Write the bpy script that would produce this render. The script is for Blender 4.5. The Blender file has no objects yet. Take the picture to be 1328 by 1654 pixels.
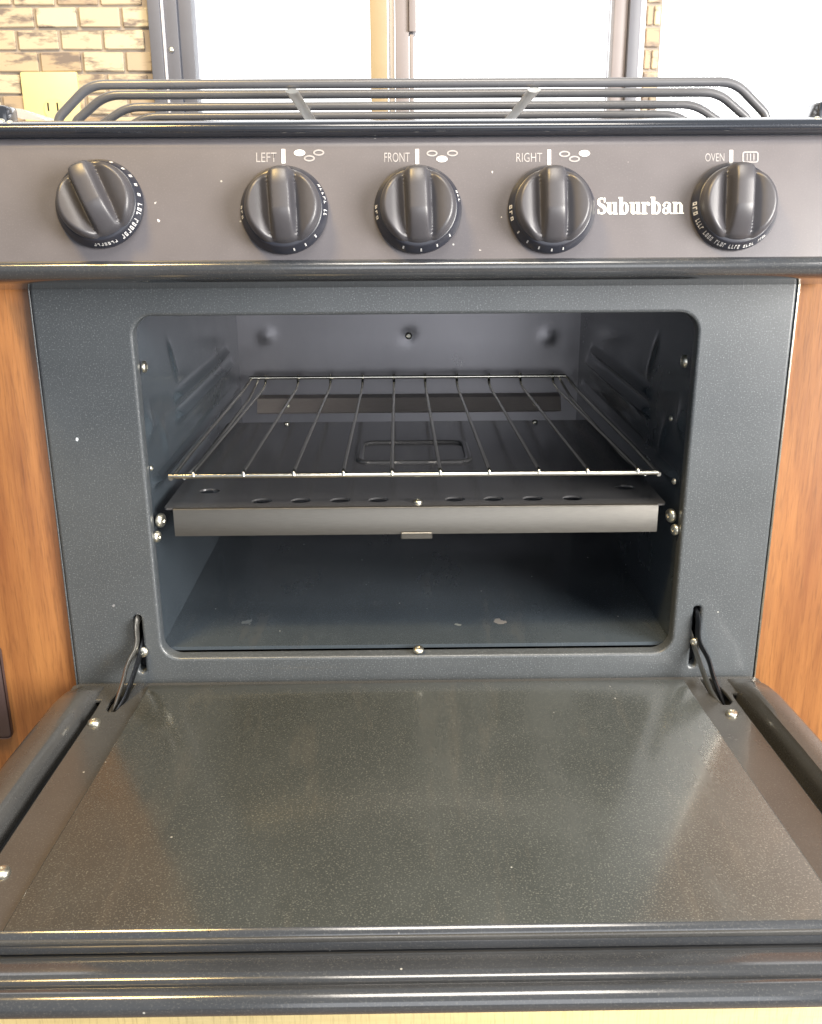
import bpy, bmesh, math, random
from mathutils import Vector, Matrix
random.seed(7)
S = bpy.context.scene
COL = S.collection
PI = math.pi

# ---------------------------------------------------------------- camera
cam_d = bpy.data.cameras.new("camera")
cam = bpy.data.objects.new("camera", cam_d); COL.objects.link(cam)
fw = Vector((0.0110, 0.9518, -0.3066)).normalized()
rt = Vector((0.9999, -0.0133, -0.0055))
rt = (rt - fw*rt.dot(fw)).normalized()
up = rt.cross(fw)
cam.matrix_world = Matrix(((rt.x, up.x, -fw.x, -0.0113), (rt.y, up.y, -fw.y, -0.6622),
                           (rt.z, up.z, -fw.z, 0.95), (0, 0, 0, 1)))
cam_d.sensor_fit = 'VERTICAL'; cam_d.sensor_height = 36.0; cam_d.sensor_width = 36.0
cam_d.lens = 1575.08/1654*36
cam_d.clip_start = 0.02; cam_d.clip_end = 60
S.camera = cam

# ---------------------------------------------------------------- world, lamps, exposure
W = bpy.data.worlds.new("World"); S.world = W; W.use_nodes = True
bg = W.node_tree.nodes["Background"]
bg.inputs[0].default_value = (0.66, 0.76, 0.88, 1); bg.inputs[1].default_value = 0.42

def area(name, loc, target, size, energy, color, sy=None):
    L = bpy.data.lights.new(name, 'AREA'); L.size = size; L.energy = energy; L.color = color
    if sy: L.shape = 'RECTANGLE'; L.size_y = sy
    o = bpy.data.objects.new(name, L); COL.objects.link(o); o.location = loc
    o.rotation_euler = (Vector(target)-Vector(loc)).to_track_quat('-Z', 'Y').to_euler()
    return o
area("room_window_light", (1.02, -0.85, 1.08), (0.14, 0.05, 0.78), 0.70, 50, (1.0, 0.955, 0.90))
area("front_fill", (0.30, -2.3, 0.98), (0.0, 0, 0.76), 1.2, 12, (0.94, 0.96, 1.0))  # broad frontal fill, added to light the oven inside; stands for no known source
area("ceiling_light", (0.15, -0.75, 2.25), (0.1, -0.1, 0.8), 0.6, 20, (1.0, 0.92, 0.82))
area("warm_lamp", (-0.50, -0.45, 1.95), (-0.1, 0.1, 0.9), 0.24, 17, (1.0, 0.68, 0.26))

S.view_settings.view_transform = 'Standard'; S.view_settings.look = 'None'
S.view_settings.exposure = 0.2; S.view_settings.gamma = 1.0
S.render.engine = 'CYCLES'
S.cycles.max_bounces = 10; S.cycles.transparent_max_bounces = 16

# ---------------------------------------------------------------- materials
def nt(name):
    m = bpy.data.materials.new(name); m.use_nodes = True
    t = m.node_tree; return m, t, t.nodes["Principled BSDF"]
def node(t, typ, **kw):
    n = t.nodes.new(typ)
    for k, v in kw.items(): setattr(n, k, v)
    return n
def coords(t, scale=(1, 1, 1)):
    tc = node(t, 'ShaderNodeTexCoord'); mp = node(t, 'ShaderNodeMapping')
    mp.inputs['Scale'].default_value = scale
    t.links.new(tc.outputs['Object'], mp.inputs['Vector']); return mp.outputs['Vector']
def noise(t, vec, scale, detail=4, rough=0.5):
    n = node(t, 'ShaderNodeTexNoise'); n.inputs['Scale'].default_value = scale
    n.inputs['Detail'].default_value = detail; n.inputs['Roughness'].default_value = rough
    t.links.new(vec, n.inputs['Vector']); return n.outputs['Fac']
def ramp(t, fac, stops):
    r = node(t, 'ShaderNodeValToRGB'); e = r.color_ramp.elements
    while len(e) > 1: e.remove(e[-1])
    for i, (p, c) in enumerate(stops):
        if i == 0: e[0].position = p; el = e[0]
        else: el = e.new(p)
        el.color = (*c, 1) if len(c) == 3 else c
    t.links.new(fac, r.inputs['Fac']); return r.outputs['Color']
def mix(t, fac, a, b, mode='MIX'):
    m = node(t, 'ShaderNodeMix', data_type='RGBA', blend_type=mode)
    for k, v in ((0, fac), (6, a), (7, b)):
        if hasattr(v, 'is_output'): t.links.new(v, m.inputs[k])
        elif k == 0: m.inputs[0].default_value = v
        else: m.inputs[k].default_value = (*v, 1)
    return m.outputs[2]
def math_n(t, op, a, b=None):
    m = node(t, 'ShaderNodeMath', operation=op)
    for i, v in enumerate((a, b)):
        if v is None: continue
        if hasattr(v, 'is_output'): t.links.new(v, m.inputs[i])
        else: m.inputs[i].default_value = v
    return m.outputs[0]
def bump(t, p, h, strength, dist):
    b = node(t, 'ShaderNodeBump'); b.inputs['Strength'].default_value = strength
    b.inputs['Distance'].default_value = dist
    t.links.new(h, b.inputs['Height']); t.links.new(b.outputs['Normal'], p.inputs['Normal'])

def enamel(name, base, fleck, rough=0.3, fleck_amt=0.6, spots=(), spec=0.5, coat=0.0, bump_s=0.25, smudge=0.12, streak=False):
    m, t, p = nt(name)
    v = coords(t)
    f1 = noise(t, v, 1020, 2, 0.6)
    f1 = ramp(t, f1, [(0.55, (0, 0, 0)), (0.74, (1, 1, 1))])
    f2 = noise(t, v, 14, 5, 0.62)
    c = mix(t, math_n(t, 'MULTIPLY', f1, fleck_amt), base, fleck)
    c = mix(t, math_n(t, 'MULTIPLY', ramp(t, f2, [(0.42, (0, 0, 0)), (0.72, (1, 1, 1))]), 0.30), c, tuple(min(1, x*1.5+0.01) for x in base))
    # tiny sparse bright specks: dust and chips
    vo = node(t, 'ShaderNodeTexVoronoi'); vo.inputs['Scale'].default_value = 85
    t.links.new(v, vo.inputs['Vector'])
    sp = math_n(t, 'LESS_THAN', vo.outputs['Distance'], 0.055)
    cc = node(t, 'ShaderNodeSeparateColor'); t.links.new(vo.outputs['Color'], cc.inputs[0])
    sp = math_n(t, 'MULTIPLY', sp, math_n(t, 'GREATER_THAN', cc.outputs[0], 0.90))
    c = mix(t, math_n(t, 'MULTIPLY', sp, 0.55), c, (0.55, 0.55, 0.52))
    for (x, y, z, r, k, col) in spots:
        d = node(t, 'ShaderNodeVectorMath', operation='DISTANCE')
        wob = node(t, 'ShaderNodeVectorMath', operation='SCALE'); wob.inputs['Scale'].default_value = r*2.0
        nn = node(t, 'ShaderNodeTexNoise'); nn.inputs['Scale'].default_value = 0.8/r
        t.links.new(v, nn.inputs['Vector']); t.links.new(nn.outputs['Color'], wob.inputs[0])
        ad = node(t, 'ShaderNodeVectorMath', operation='ADD'); t.links.new(v, ad.inputs[0]); t.links.new(wob.outputs[0], ad.inputs[1])
        t.links.new(ad.outputs[0], d.inputs[0])
        d.inputs[1].default_value = (x+r, y+r, z+r)
        fac = math_n(t, 'LESS_THAN', d.outputs['Value'], r*0.7)
        c = mix(t, math_n(t, 'MULTIPLY', fac, k), c, col)
    rbase = noise(t, v, 9, 6, 0.65)
    if streak:
        wv = coords(t, (16, 5, 5)); ws = noise(t, wv, 1.0, 6, 0.68)
        wf = ramp(t, ws, [(0.47, (0, 0, 0)), (0.66, (1, 1, 1))])
        c = mix(t, math_n(t, 'MULTIPLY', wf, 0.09), c, tuple(x*1.9+0.03 for x in base))
        wv2 = coords(t, (60, 9, 30)); w2 = noise(t, wv2, 1.0, 4, 0.6)
        c = mix(t, math_n(t, 'MULTIPLY', ramp(t, w2, [(0.58, (0, 0, 0)), (0.68, (1, 1, 1))]), 0.05), c, (0.24, 0.20, 0.15))
        rbase = math_n(t, 'ADD', math_n(t, 'MULTIPLY', rbase, 0.5), math_n(t, 'MULTIPLY', wf, 0.5))
    t.links.new(c, p.inputs['Base Color'])
    rr = node(t, 'ShaderNodeMapRange'); rr.inputs['To Min'].default_value = max(0.04, rough-smudge); rr.inputs['To Max'].default_value = rough+smudge
    t.links.new(rbase, rr.inputs['Value']); t.links.new(rr.outputs[0], p.inputs['Roughness'])
    p.inputs['Specular IOR Level'].default_value = spec
    p.inputs['Coat Weight'].default_value = coat; p.inputs['Coat Roughness'].default_value = 0.12
    if bump_s:
        h = noise(t, v, 420, 3, 0.6)
        h2 = noise(t, v, 30, 2, 0.5)
        bump(t, p, math_n(t, 'ADD', math_n(t, 'MULTIPLY', h, 0.25), h2), bump_s, 0.0006)
    return m

M = {}
M['face'] = enamel('face_enamel', (0.056, 0.063, 0.069), (0.25, 0.27, 0.285), 0.36, 0.6, coat=0.2,
                   spots=[(-0.235, 0, 0.212, 0.0016, 0.8, (0.7, 0.75, 0.8)), (-0.222, 0, 0.087, 0.002, 0.4, (0.4, 0.4, 0.42))])
M['panel'] = enamel('panel_enamel', (0.094, 0.088, 0.095), (0.165, 0.155, 0.16), 0.36, 0.3, bump_s=0.12,
                    spots=[(-0.1568, 0.0292, 0.001, 0.0022, 0.9, (0.8, 0.8, 0.8)), (-0.1581, 0.0392, 0.001, 0.0015, 0.5, (0.7, 0.7, 0.7)),
                           (0.052, 0.0299, 0.001, 0.0016, 0.7, (0.8, 0.78, 0.75)), (0.039, 0.0094, 0.001, 0.0013, 0.7, (0.8, 0.78, 0.75)), (0.0465, 0.0567, 0.001, 0.0016, 0.6, (0.8, 0.8, 0.8))])
M['door'] = enamel('door_enamel', (0.042, 0.047, 0.046), (0.225, 0.23, 0.205), 0.25, 0.48, bump_s=0.22, coat=0.2, streak=True)
M['gloss'] = enamel('gloss_enamel', (0.034, 0.037, 0.042), (0.14, 0.14, 0.13), 0.15, 0.35, bump_s=0.16, coat=0.6, smudge=0.10,
                    spots=[(-0.107, -0.2685, 0.0112, 0.0014, 0.9, (0.01, 0.01, 0.01)), (-0.014, -0.2700, 0.0098, 0.0008, 0.6, (0.2, 0.2, 0.2))])
M['rim'] = enamel('rim_enamel', (0.047, 0.047, 0.046), (0.15, 0.15, 0.14), 0.26, 0.3, coat=0.3)
M['cavity'] = enamel('cavity_enamel', (0.040, 0.051, 0.062), (0.11, 0.13, 0.14), 0.24, 0.4, coat=0.25, bump_s=0.15, streak=True,
                     spots=[(-0.1341, 0.0566, 0.0475, 0.006, 0.22, (0.35, 0.38, 0.38)), (0.0336, 0.0463, 0.0475, 0.004, 0.35, (0.4, 0.42, 0.38)),
                            (0.0675, 0.0514, 0.0475, 0.007, 0.38, (0.42, 0.38, 0.34))])
M['black'] = enamel('black_enamel', (0.016, 0.019, 0.026), (0.05, 0.055, 0.07), 0.16, 0.2, coat=0.6, bump_s=0.06)
M['grate'] = enamel('grate_enamel', (0.085, 0.088, 0.098), (0.06, 0.06, 0.07), 0.28, 0.2, bump_s=0.1)
M['dark'] = enamel('dark_gap', (0.008, 0.009, 0.011), (0.012, 0.012, 0.012), 0.7, 0.2)

def metal(name, col, rough, brushed=None, metallic=1.0):
    m, t, p = nt(name)
    v = coords(t, brushed or (1, 1, 1))
    n = noise(t, v, 60, 5, 0.6)
    c = mix(t, n, tuple(x*0.75 for x in col), tuple(min(1, x*1.2) for x in col))
    t.links.new(c, p.inputs['Base Color']); p.inputs['Metallic'].default_value = metallic
    rr = node(t, 'ShaderNodeMapRange'); rr.inputs['To Min'].default_value = rough*0.75; rr.inputs['To Max'].default_value = rough*1.3
    t.links.new(n, rr.inputs['Value']); t.links.new(rr.outputs[0], p.inputs['Roughness'])
    bump(t, p, n, 0.15, 0.0004)
    return m
M['chrome'] = metal('bright_wire', (0.78, 0.75, 0.66), 0.22)
M['screw'] = metal('screw_steel', (0.72, 0.70, 0.60), 0.36)
M['lip'] = metal('brushed_steel', (0.155, 0.146, 0.130), 0.32, (2, 30, 60), 0.85)
M['backsteel'] = metal('back_wall_steel', (0.175, 0.17, 0.18), 0.30, (0.25, 0.25, 0.10), 0.85)
M['ledge'] = metal('ledge_steel', (0.36, 0.32, 0.30), 0.36, (2, 30, 60), 0.35)
M['shield'] = metal('shield_steel', (0.25, 0.25, 0.26), 0.17, (30, 2, 30), 0.75)
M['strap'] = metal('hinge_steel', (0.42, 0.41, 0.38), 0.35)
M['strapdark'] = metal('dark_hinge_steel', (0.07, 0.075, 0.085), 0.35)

def plain(name, col, rough=0.5, spec=0.5, var=0.08, scale=40, coat=0.0):
    m, t, p = nt(name); v = coords(t)
    n = noise(t, v, scale, 5, 0.6)
    c = mix(t, n, tuple(x*(1-var) for x in col), tuple(min(1, x*(1+var)) for x in col))
    t.links.new(c, p.inputs['Base Color']); p.inputs['Roughness'].default_value = rough
    p.inputs['Specular IOR Level'].default_value = spec; p.inputs['Coat Weight'].default_value = coat
    return m
M['knob'] = plain('knob_plastic', (0.050, 0.049, 0.056), 0.40, 0.6, 0.1, 300)
M['skirt'] = plain('skirt_plastic', (0.020, 0.022, 0.032), 0.35, 0.5, 0.1, 300)
M['print'] = plain('white_print', (0.80, 0.79, 0.77), 0.5)
M['dialprint'] = plain('worn_dial_print', (0.52, 0.52, 0.52), 0.5, 0.5, 0.4, 400)
M['printdim'] = plain('worn_white_print', (0.28, 0.27, 0.275), 0.5, 0.5, 0.45, 260)
M['logo'] = plain('cream_print', (0.86, 0.85, 0.78), 0.5)
M['frame'] = plain('window_frame_paint', (0.13, 0.137, 0.165), 0.45)
M['framelt'] = plain('pale_seal', (0.72, 0.71, 0.74), 0.4)
M['tan'] = plain('tan_trim', (0.34, 0.265, 0.155), 0.5)
M['mull'] = plain('mullion_paint', (0.25, 0.225, 0.23), 0.45)
M['cream'] = plain('cream_plastic', (0.80, 0.71, 0.35), 0.4)
M['white'] = plain('white_sheet', (0.85, 0.85, 0.87), 0.5)
M['mortar'] = plain('grey_grout', (0.36, 0.315, 0.27), 0.9, 0.2, 0.2, 120)
M['darkstrip'] = plain('dark_strip', (0.055, 0.035, 0.035), 0.45)
M['floor'] = plain('floor_vinyl', (0.22, 0.17, 0.12), 0.5)

def wood(name, dark, light, scl=(26, 26, 1.6), red=(0.30, 0.12, 0.04)):
    m, t, p = nt(name); v = coords(t, scl)
    n = noise(t, v, 2.2, 8, 0.62); v2 = coords(t, (520, 520, 30)); n2 = noise(t, v2, 1.5, 3, 0.65)
    v3 = coords(t, (5, 5, 1.2)); n3 = noise(t, v3, 1.5, 4, 0.6)
    c = ramp(t, n, [(0.28, dark), (0.72, light)])
    c = mix(t, math_n(t, 'MULTIPLY', ramp(t, n3, [(0.48, (0, 0, 0)), (0.7, (1, 1, 1))]), 0.55), c, red)
    c = mix(t, math_n(t, 'MULTIPLY', ramp(t, n2, [(0.50, (0, 0, 0)), (0.70, (1, 1, 1))]), 0.38), c, tuple(x*0.45 for x in dark))
    t.links.new(c, p.inputs['Base Color']); p.inputs['Roughness'].default_value = 0.38
    bump(t, p, n2, 0.2, 0.0005); return m
M['wood'] = wood('stained_wood', (0.150, 0.055, 0.017), (0.31, 0.138, 0.043), (34, 34, 3.0), (0.20, 0.070, 0.022))
M['palewood'] = wood('pale_wood', (0.62, 0.50, 0.24), (0.80, 0.68, 0.36), (2, 26, 26), (0.7, 0.55, 0.28))

def brick_mat():
    m, t, p = nt('stone_tile'); v = coords(t)
    oi = node(t, 'ShaderNodeObjectInfo')
    off = node(t, 'ShaderNodeVectorMath', operation='MULTIPLY_ADD')
    cx = node(t, 'ShaderNodeCombineXYZ')
    for i in range(3): t.links.new(math_n(t, 'MULTIPLY', oi.outputs['Random'], 37.0+11*i), cx.inputs[i])
    off.inputs[1].default_value = (14, 14, 42)
    t.links.new(v, off.inputs[0]); t.links.new(cx.outputs[0], off.inputs[2])
    n = noise(t, off.outputs[0], 1.4, 5, 0.6)
    base = ramp(t, oi.outputs['Random'], [(0.0, (0.58, 0.50, 0.36)), (0.25, (0.42, 0.325, 0.225)), (0.5, (0.62, 0.56, 0.41)), (0.75, (0.38, 0.30, 0.22)), (1.0, (0.52, 0.44, 0.31))])
    c = mix(t, ramp(t, n, [(0.50, (0, 0, 0)), (0.60, (1, 1, 1))]), base, (0.20, 0.165, 0.145))
    t.links.new(c, p.inputs['Base Color']); p.inputs['Roughness'].default_value = 0.75
    bump(t, p, n, 0.3, 0.001); return m
M['brick'] = brick_mat()

def emit(name, col, s):
    m = bpy.data.materials.new(name); m.use_nodes = True; t = m.node_tree
    t.nodes.clear(); o = node(t, 'ShaderNodeOutputMaterial'); e = node(t, 'ShaderNodeEmission')
    e.inputs[0].default_value = (*col, 1); e.inputs[1].default_value = s
    t.links.new(e.outputs[0], o.inputs[0]); return m
M['sky'] = emit('bright_sky', (0.97, 0.98, 1.0), 2.6)
def glass():
    m = bpy.data.materials.new('window_glass'); m.use_nodes = True; t = m.node_tree
    t.nodes.clear(); o = node(t, 'ShaderNodeOutputMaterial')
    tr = node(t, 'ShaderNodeBsdfTransparent'); gl = node(t, 'ShaderNodeBsdfGlossy'); gl.inputs['Roughness'].default_value = 0.02
    lw = node(t, 'ShaderNodeLayerWeight'); lw.inputs[0].default_value = 0.25
    mx = node(t, 'ShaderNodeMixShader'); t.links.new(lw.outputs['Fresnel'], mx.inputs[0])
    t.links.new(tr.outputs[0], mx.inputs[1]); t.links.new(gl.outputs[0], mx.inputs[2]); t.links.new(mx.outputs[0], o.inputs[0]); return m
M['glass'] = glass()

# ---------------------------------------------------------------- mesh helpers
def finish(me, mat, angle=35):
    me.materials.clear(); me.materials.append(M[mat])
    me.polygons.foreach_set('use_smooth', [True]*len(me.polygons))
    me.set_sharp_from_angle(angle=math.radians(angle))
    return me
def link(name, me, parent=None, loc=None, rot=None):
    o = bpy.data.objects.new(name, me); COL.objects.link(o)
    if parent: o.parent = parent
    if loc: o.location = loc
    if rot: o.rotation_euler = rot
    return o
def obj(name, bm, mat, parent=None, loc=None, rot=None, angle=35):
    bmesh.ops.recalc_face_normals(bm, faces=bm.faces)
    me = bpy.data.meshes.new(name); bm.to_mesh(me); bm.free()
    return link(name, finish(me, mat, angle), parent, loc, rot)
def empty(name, label, cat, loc, group=None):
    o = bpy.data.objects.new(name, None); COL.objects.link(o); o.location = loc
    o.empty_display_size = 0.02
    tag(o, label, cat, group); return o
def tag(o, label=None, cat=None, group=None, kind=None):
    for k, v in (('label', label), ('category', cat), ('group', group), ('kind', kind)):
        if v: o[k] = v
    return o
def box(bm, x0, x1, y0, y1, z0, z1, bev=0.0, seg=2):
    r = bmesh.ops.create_cube(bm, size=1.0)
    for v in r['verts']:
        v.co = Vector(((x0+x1)/2 + v.co.x*(x1-x0), (y0+y1)/2 + v.co.y*(y1-y0), (z0+z1)/2 + v.co.z*(z1-z0)))
    if bev:
        es = list({e for v in r['verts'] for e in v.link_edges})
        bmesh.ops.bevel(bm, geom=es, offset=bev, segments=seg, profile=0.5, affect='EDGES')
    return bm
def fillet(pts, r, n=6):
    out = [Vector(pts[0])]
    for i in range(1, len(pts)-1):
        a, b, c = Vector(pts[i-1]), Vector(pts[i]), Vector(pts[i+1])
        d1 = (a-b); d2 = (c-b); rr = min(r, d1.length*0.49, d2.length*0.49)
        p, q = b+d1.normalized()*rr, b+d2.normalized()*rr
        for k in range(n+1):
            s = k/n; out.append(p*(1-s)**2 + b*2*s*(1-s) + q*s*s)
    out.append(Vector(pts[-1])); return out
def tube(bm, pts, r, seg=10, closed=False, flat=None):
    pts = [Vector(p) for p in pts]; n = len(pts); rings = []
    t0 = (pts[1]-pts[0]).normalized()
    u = t0.orthogonal().normalized()
    if flat is not None: u = (Vector(flat) - t0*Vector(flat).dot(t0)).normalized()
    for i in range(n):
        a = pts[i-1] if (i > 0 or closed) else pts[i]; b = pts[(i+1) % n] if (i < n-1 or closed) else pts[i]
        t = (b-a).normalized(); u = (u - t*u.dot(t)).normalized(); w = t.cross(u)
        ra, rb = r if isinstance(r, tuple) else (r, r)
        rings.append([bm.verts.new(pts[i] + u*ra*math.cos(2*PI*k/seg) + w*rb*math.sin(2*PI*k/seg)) for k in range(seg)])
    for i in range(n if closed else n-1):
        A, B = rings[i], rings[(i+1) % n]
        for k in range(seg): bm.faces.new((A[k], A[(k+1) % seg], B[(k+1) % seg], B[k]))
    if not closed:
        bm.faces.new(rings[0]); bm.faces.new(rings[-1])
    return bm
def extrude_x(bm, prof, x0, x1, cap=True, n=1):
    rows = [[bm.verts.new((x0+(x1-x0)*i/n, y, z)) for y, z in prof] for i in range(n+1)]
    m = len(prof)
    for i in range(n):
        for k in range(m): bm.faces.new((rows[i][k], rows[i][(k+1) % m], rows[i+1][(k+1) % m], rows[i+1][k]))
    if cap: bm.faces.new(rows[0]); bm.faces.new(rows[-1])
    return bm
def rrect(x0, x1, y0, y1, r, n=8):
    out = []
    for cx, cy, a in ((x1-r, y1-r, 0), (x0+r, y1-r, 90), (x0+r, y0+r, 180), (x1-r, y0+r, 270)):
        for k in range(n+1):
            th = math.radians(a+90*k/n); out.append((cx+r*math.cos(th), cy+r*math.sin(th)))
    return out
def ell(cx, cy, rx, ry, n=20, rot=0):
    out = []
    for k in range(n):
        x, y = rx*math.cos(2*PI*k/n), ry*math.sin(2*PI*k/n)
        out.append((cx+x*math.cos(rot)-y*math.sin(rot), cy+x*math.sin(rot)+y*math.cos(rot)))
    return out
def plate_mesh(name, loops, thick, bev, mtx, mat):
    """flat sheet with holes, rounded edges; the loops lie in local XY"""
    cu = bpy.data.curves.new(name, 'CURVE'); cu.dimensions = '2D'; cu.fill_mode = 'BOTH'
    cu.bevel_depth = bev; cu.bevel_resolution = 3 if bev else 0; cu.extrude = max(thick/2-bev, 0); cu.offset = -bev
    for lp in loops:
        s = cu.splines.new('POLY'); s.points.add(len(lp)-1); s.use_cyclic_u = True
        for p, (x, y) in zip(s.points, lp): p.co = (x, y, 0, 1)
    o = bpy.data.objects.new(name, cu); COL.objects.link(o)
    dg = bpy.context.evaluated_depsgraph_get(); dg.update()
    me = bpy.data.meshes.new_from_object(o.evaluated_get(dg))
    bpy.data.objects.remove(o); bpy.data.curves.remove(cu)
    me.name = name; me.transform(mtx)
    return finish(me, mat, 40)
def text_mesh(name, body, size, mat, sx=1.0):
    cu = bpy.data.curves.new(name, 'FONT'); cu.body = body; cu.size = size; cu.resolution_u = 3
    o = bpy.data.objects.new(name, cu); COL.objects.link(o)
    dg = bpy.context.evaluated_depsgraph_get(); dg.update()
    me = bpy.data.meshes.new_from_object(o.evaluated_get(dg))
    bpy.data.objects.remove(o); bpy.data.curves.remove(cu)
    me.name = name; me.transform(Matrix.Diagonal((sx, 1, 1, 1)))
    return finish(me, mat)
XZ = Matrix(((1, 0, 0, 0), (0, 0, -1, 0), (0, 1, 0, 0), (0, 0, 0, 1)))      # local XY -> world XZ, local z -> -Y

# screw: pan head with a cross slot, axis +Z
def screw_mesh():
    bm = bmesh.new(); R = 0.0042; seg = 20
    prof = [(1.0, 0.0), (1.0, 0.25), (0.92, 0.42), (0.74, 0.56), (0.5, 0.64), (0.3, 0.67)]
    rings = [[bm.verts.new((R*p*math.cos(2*PI*k/seg), R*p*math.sin(2*PI*k/seg), R*z)) for k in range(seg)] for p, z in prof]
    for a, b in zip(rings, rings[1:]):
        for k in range(seg): bm.faces.new((a[k], a[(k+1) % seg], b[(k+1) % seg], b[k]))
    inner = []
    for k in range(seg):
        deep = 0.30 if k % 5 in (0, 1) else 0.60
        inner.append(bm.verts.new((R*0.2*math.cos(2*PI*k/seg), R*0.2*math.sin(2*PI*k/seg), R*deep)))
    for k in range(seg): bm.faces.new((rings[-1][k], rings[-1][(k+1) % seg], inner[(k+1) % seg], inner[k]))
    bm.faces.new(inner)
    bmesh.ops.recalc_face_normals(bm, faces=bm.faces)
    me = bpy.data.meshes.new('screw'); bm.to_mesh(me); bm.free()
    return finish(me, 'screw', 50)
SCREW = screw_mesh()
def screw(parent, loc, normal, s=1.0, base=(0, 0, 0)):
    o = link('screw', SCREW, parent)
    o.location = Vector(loc)-Vector(base)
    q = Vector(normal).to_track_quat('Z', 'Y'); o.rotation_mode = 'QUATERNION'
    o.rotation_quaternion = q @ Vector((0, 0, 1)).rotation_difference(Vector((0, 0, 1)))
    o.scale = (s, s, s); return o

# ================================================================ setting
bm = bmesh.new(); box(bm, -5, 5, -6, 3, -0.05, 0.0)
tag(obj('floor', bm, 'floor'), kind='structure')
bm = bmesh.new()
g = bmesh.ops.create_grid(bm, x_segments=1, y_segments=1, size=1)
for v in bm.verts: v.co = Vector((v.co.x*5, 2.6, 1.6+v.co.y*3.0))
tag(obj('sky', bm, 'sky'), kind='structure')

WY = 0.600
wall = empty('tiled_wall', 'cream and brown stone tile wall behind the cooktop, left and between the windows', 'wall', (0, WY, 0.9))
WB = Vector((0, WY, 0.9))
def wall_part(name, x0, x1, y0, y1, z0, z1, mat, bev=0):
    bm = bmesh.new(); box(bm, x0, x1, y0-WY, y1-WY, z0-0.9, z1-0.9, bev); return obj(name, bm, mat, wall)
wall_part('grout_bed', -0.70, -0.296, WY-0.001, WY+0.03, 0.6, 1.40, 'mortar')
wall_part('grout_bed', 0.2815, 0.2995, WY-0.001, WY+0.03, 0.6, 1.40, 'mortar')
wall_part('lower_wall', -0.296, 0.2815, WY+0.004, WY+0.03, 0.6, 1.005, 'mortar')
wall_part('lower_wall', 0.2995, 0.90, WY+0.004, WY+0.03, 0.6, 1.005, 'white')
BW, BH, PX, PZ = 0.0462, 0.0205, 0.0500, 0.0236
brick_cache = {}
def brick(x0, x1, z0, z1, dy):
    key = (round(x1-x0, 4), round(z1-z0, 4))
    if key not in brick_cache:
        w, h = key; bm = bmesh.new(); box(bm, -w/2, w/2, -0.0045, 0.004, -h/2, h/2, 0.0011, 1)
        bmesh.ops.recalc_face_normals(bm, faces=bm.faces)
        me = bpy.data.meshes.new('brick'); bm.to_mesh(me); bm.free(); brick_cache[key] = finish(me, 'brick', 30)
    o = link('brick', brick_cache[key], wall)
    o.location = Vector(((x0+x1)/2, WY+dy, (z0+z1)/2))-WB
    o.rotation_euler = (0, random.uniform(-.012, .012), random.uniform(-.01, .01))
for r in range(-6, 6):
    z1 = 1.1380 - r*PZ; z0 = z1 - BH
    off = -0.404 if r % 2 == 0 else -0.430
    for k in range(-5, 4):
        a = off + k*PX + 0.0019; b = a + BW
        a2, b2 = max(a, -0.62), min(b, -0.2985)
        if b2-a2 > 0.006: brick(a2, b2, z0, z1, random.uniform(-.0012, .0006))
    if r % 2 == 0: brick(0.2825, 0.2985, z0, z1, 0)
    else:
        brick(0.2825, 0.2895, z0, z1, 0); brick(0.2913, 0.2985, z0, z1, 0)

# outlet
out = empty('wall_outlet', 'yellowish cream outlet cover plate on the stone tile wall at left', 'wall outlet', (-0.420, WY-0.006, 1.058))
bm = bmesh.new(); box(bm, -0.0335, 0.0335, -0.003, 0.003, -0.055, 0.0355, 0.0022, 2); obj('cover_plate', bm, 'cream', out)
for dz in (0.0, -0.032):
    bm = bmesh.new(); tube(bm, [(0.004, -0.0035, -0.006+dz), (0.004, -0.0046, -0.006+dz)], 0.0125, 24); s = obj('socket', bm, 'cream', out)
    for dx in (-0.0035, 0.0075):
        bm = bmesh.new(); box(bm, dx-0.0008, dx+0.0008, -0.0052, -0.0044, -0.0075+dz, 0.0015+dz); obj('slot', bm, 'dark', s)

# windows
win = empty('window', 'dark framed sliding window behind the cooktop with a pale middle mullion', 'window', (0, WY, 1.0))
def wpart(par, name, x0, x1, y0, y1, z0, z1, mat, bev=0.001):
    bm = bmesh.new(); box(bm, x0, x1, y0-WY, y1-WY, z0-1.0, z1-1.0, bev); return obj(name, bm, mat, par)
wpart(win, 'frame', -0.2960, -0.2820, WY-0.018, WY+0.03, 1.0, 1.42, 'frame')
wpart(win, 'seal', -0.2818, -0.2790, WY-0.014, WY+0.03, 1.0, 1.42, 'framelt')
wpart(win, 'sash_stile', -0.2788, -0.2640, WY-0.010, WY+0.03, 1.0, 1.42, 'frame')
wpart(win, 'sash_stile', -0.2640, -0.2480, WY-0.004, WY+0.03, 1.0, 1.42, 'frame')
screw(win, (-0.2730, WY-0.0105, 1.116), (0, -1, 0), 0.75, (0, WY, 1.0))
wpart(win, 'trim_strip', -0.0415, -0.0215, WY+0.004, WY+0.03, 1.0, 1.42, 'tan')
wpart(win, 'trim_strip', -0.0200, -0.0130, WY+0.012, WY+0.03, 1.0, 1.42, 'framelt')
wpart(win, 'mullion', -0.0120, 0.0040, WY-0.004, WY+0.03, 1.0, 1.42, 'mull')
wpart(win, 'mullion', 0.0042, 0.0125, WY-0.010, WY+0.03, 1.1345, 1.42, 'mull')
wpart(win, 'latch_stile', 0.0050, 0.0098, WY-0.006, WY+0.02, 1.0, 1.1325, 'mull')
wpart(win, 'sash_stile', 0.2440, 0.2600, WY-0.004, WY+0.03, 1.0, 1.42, 'mull')
wpart(win, 'sash_stile', 0.2602, 0.2735, WY-0.012, WY+0.03, 1.0, 1.42, 'frame')
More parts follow.
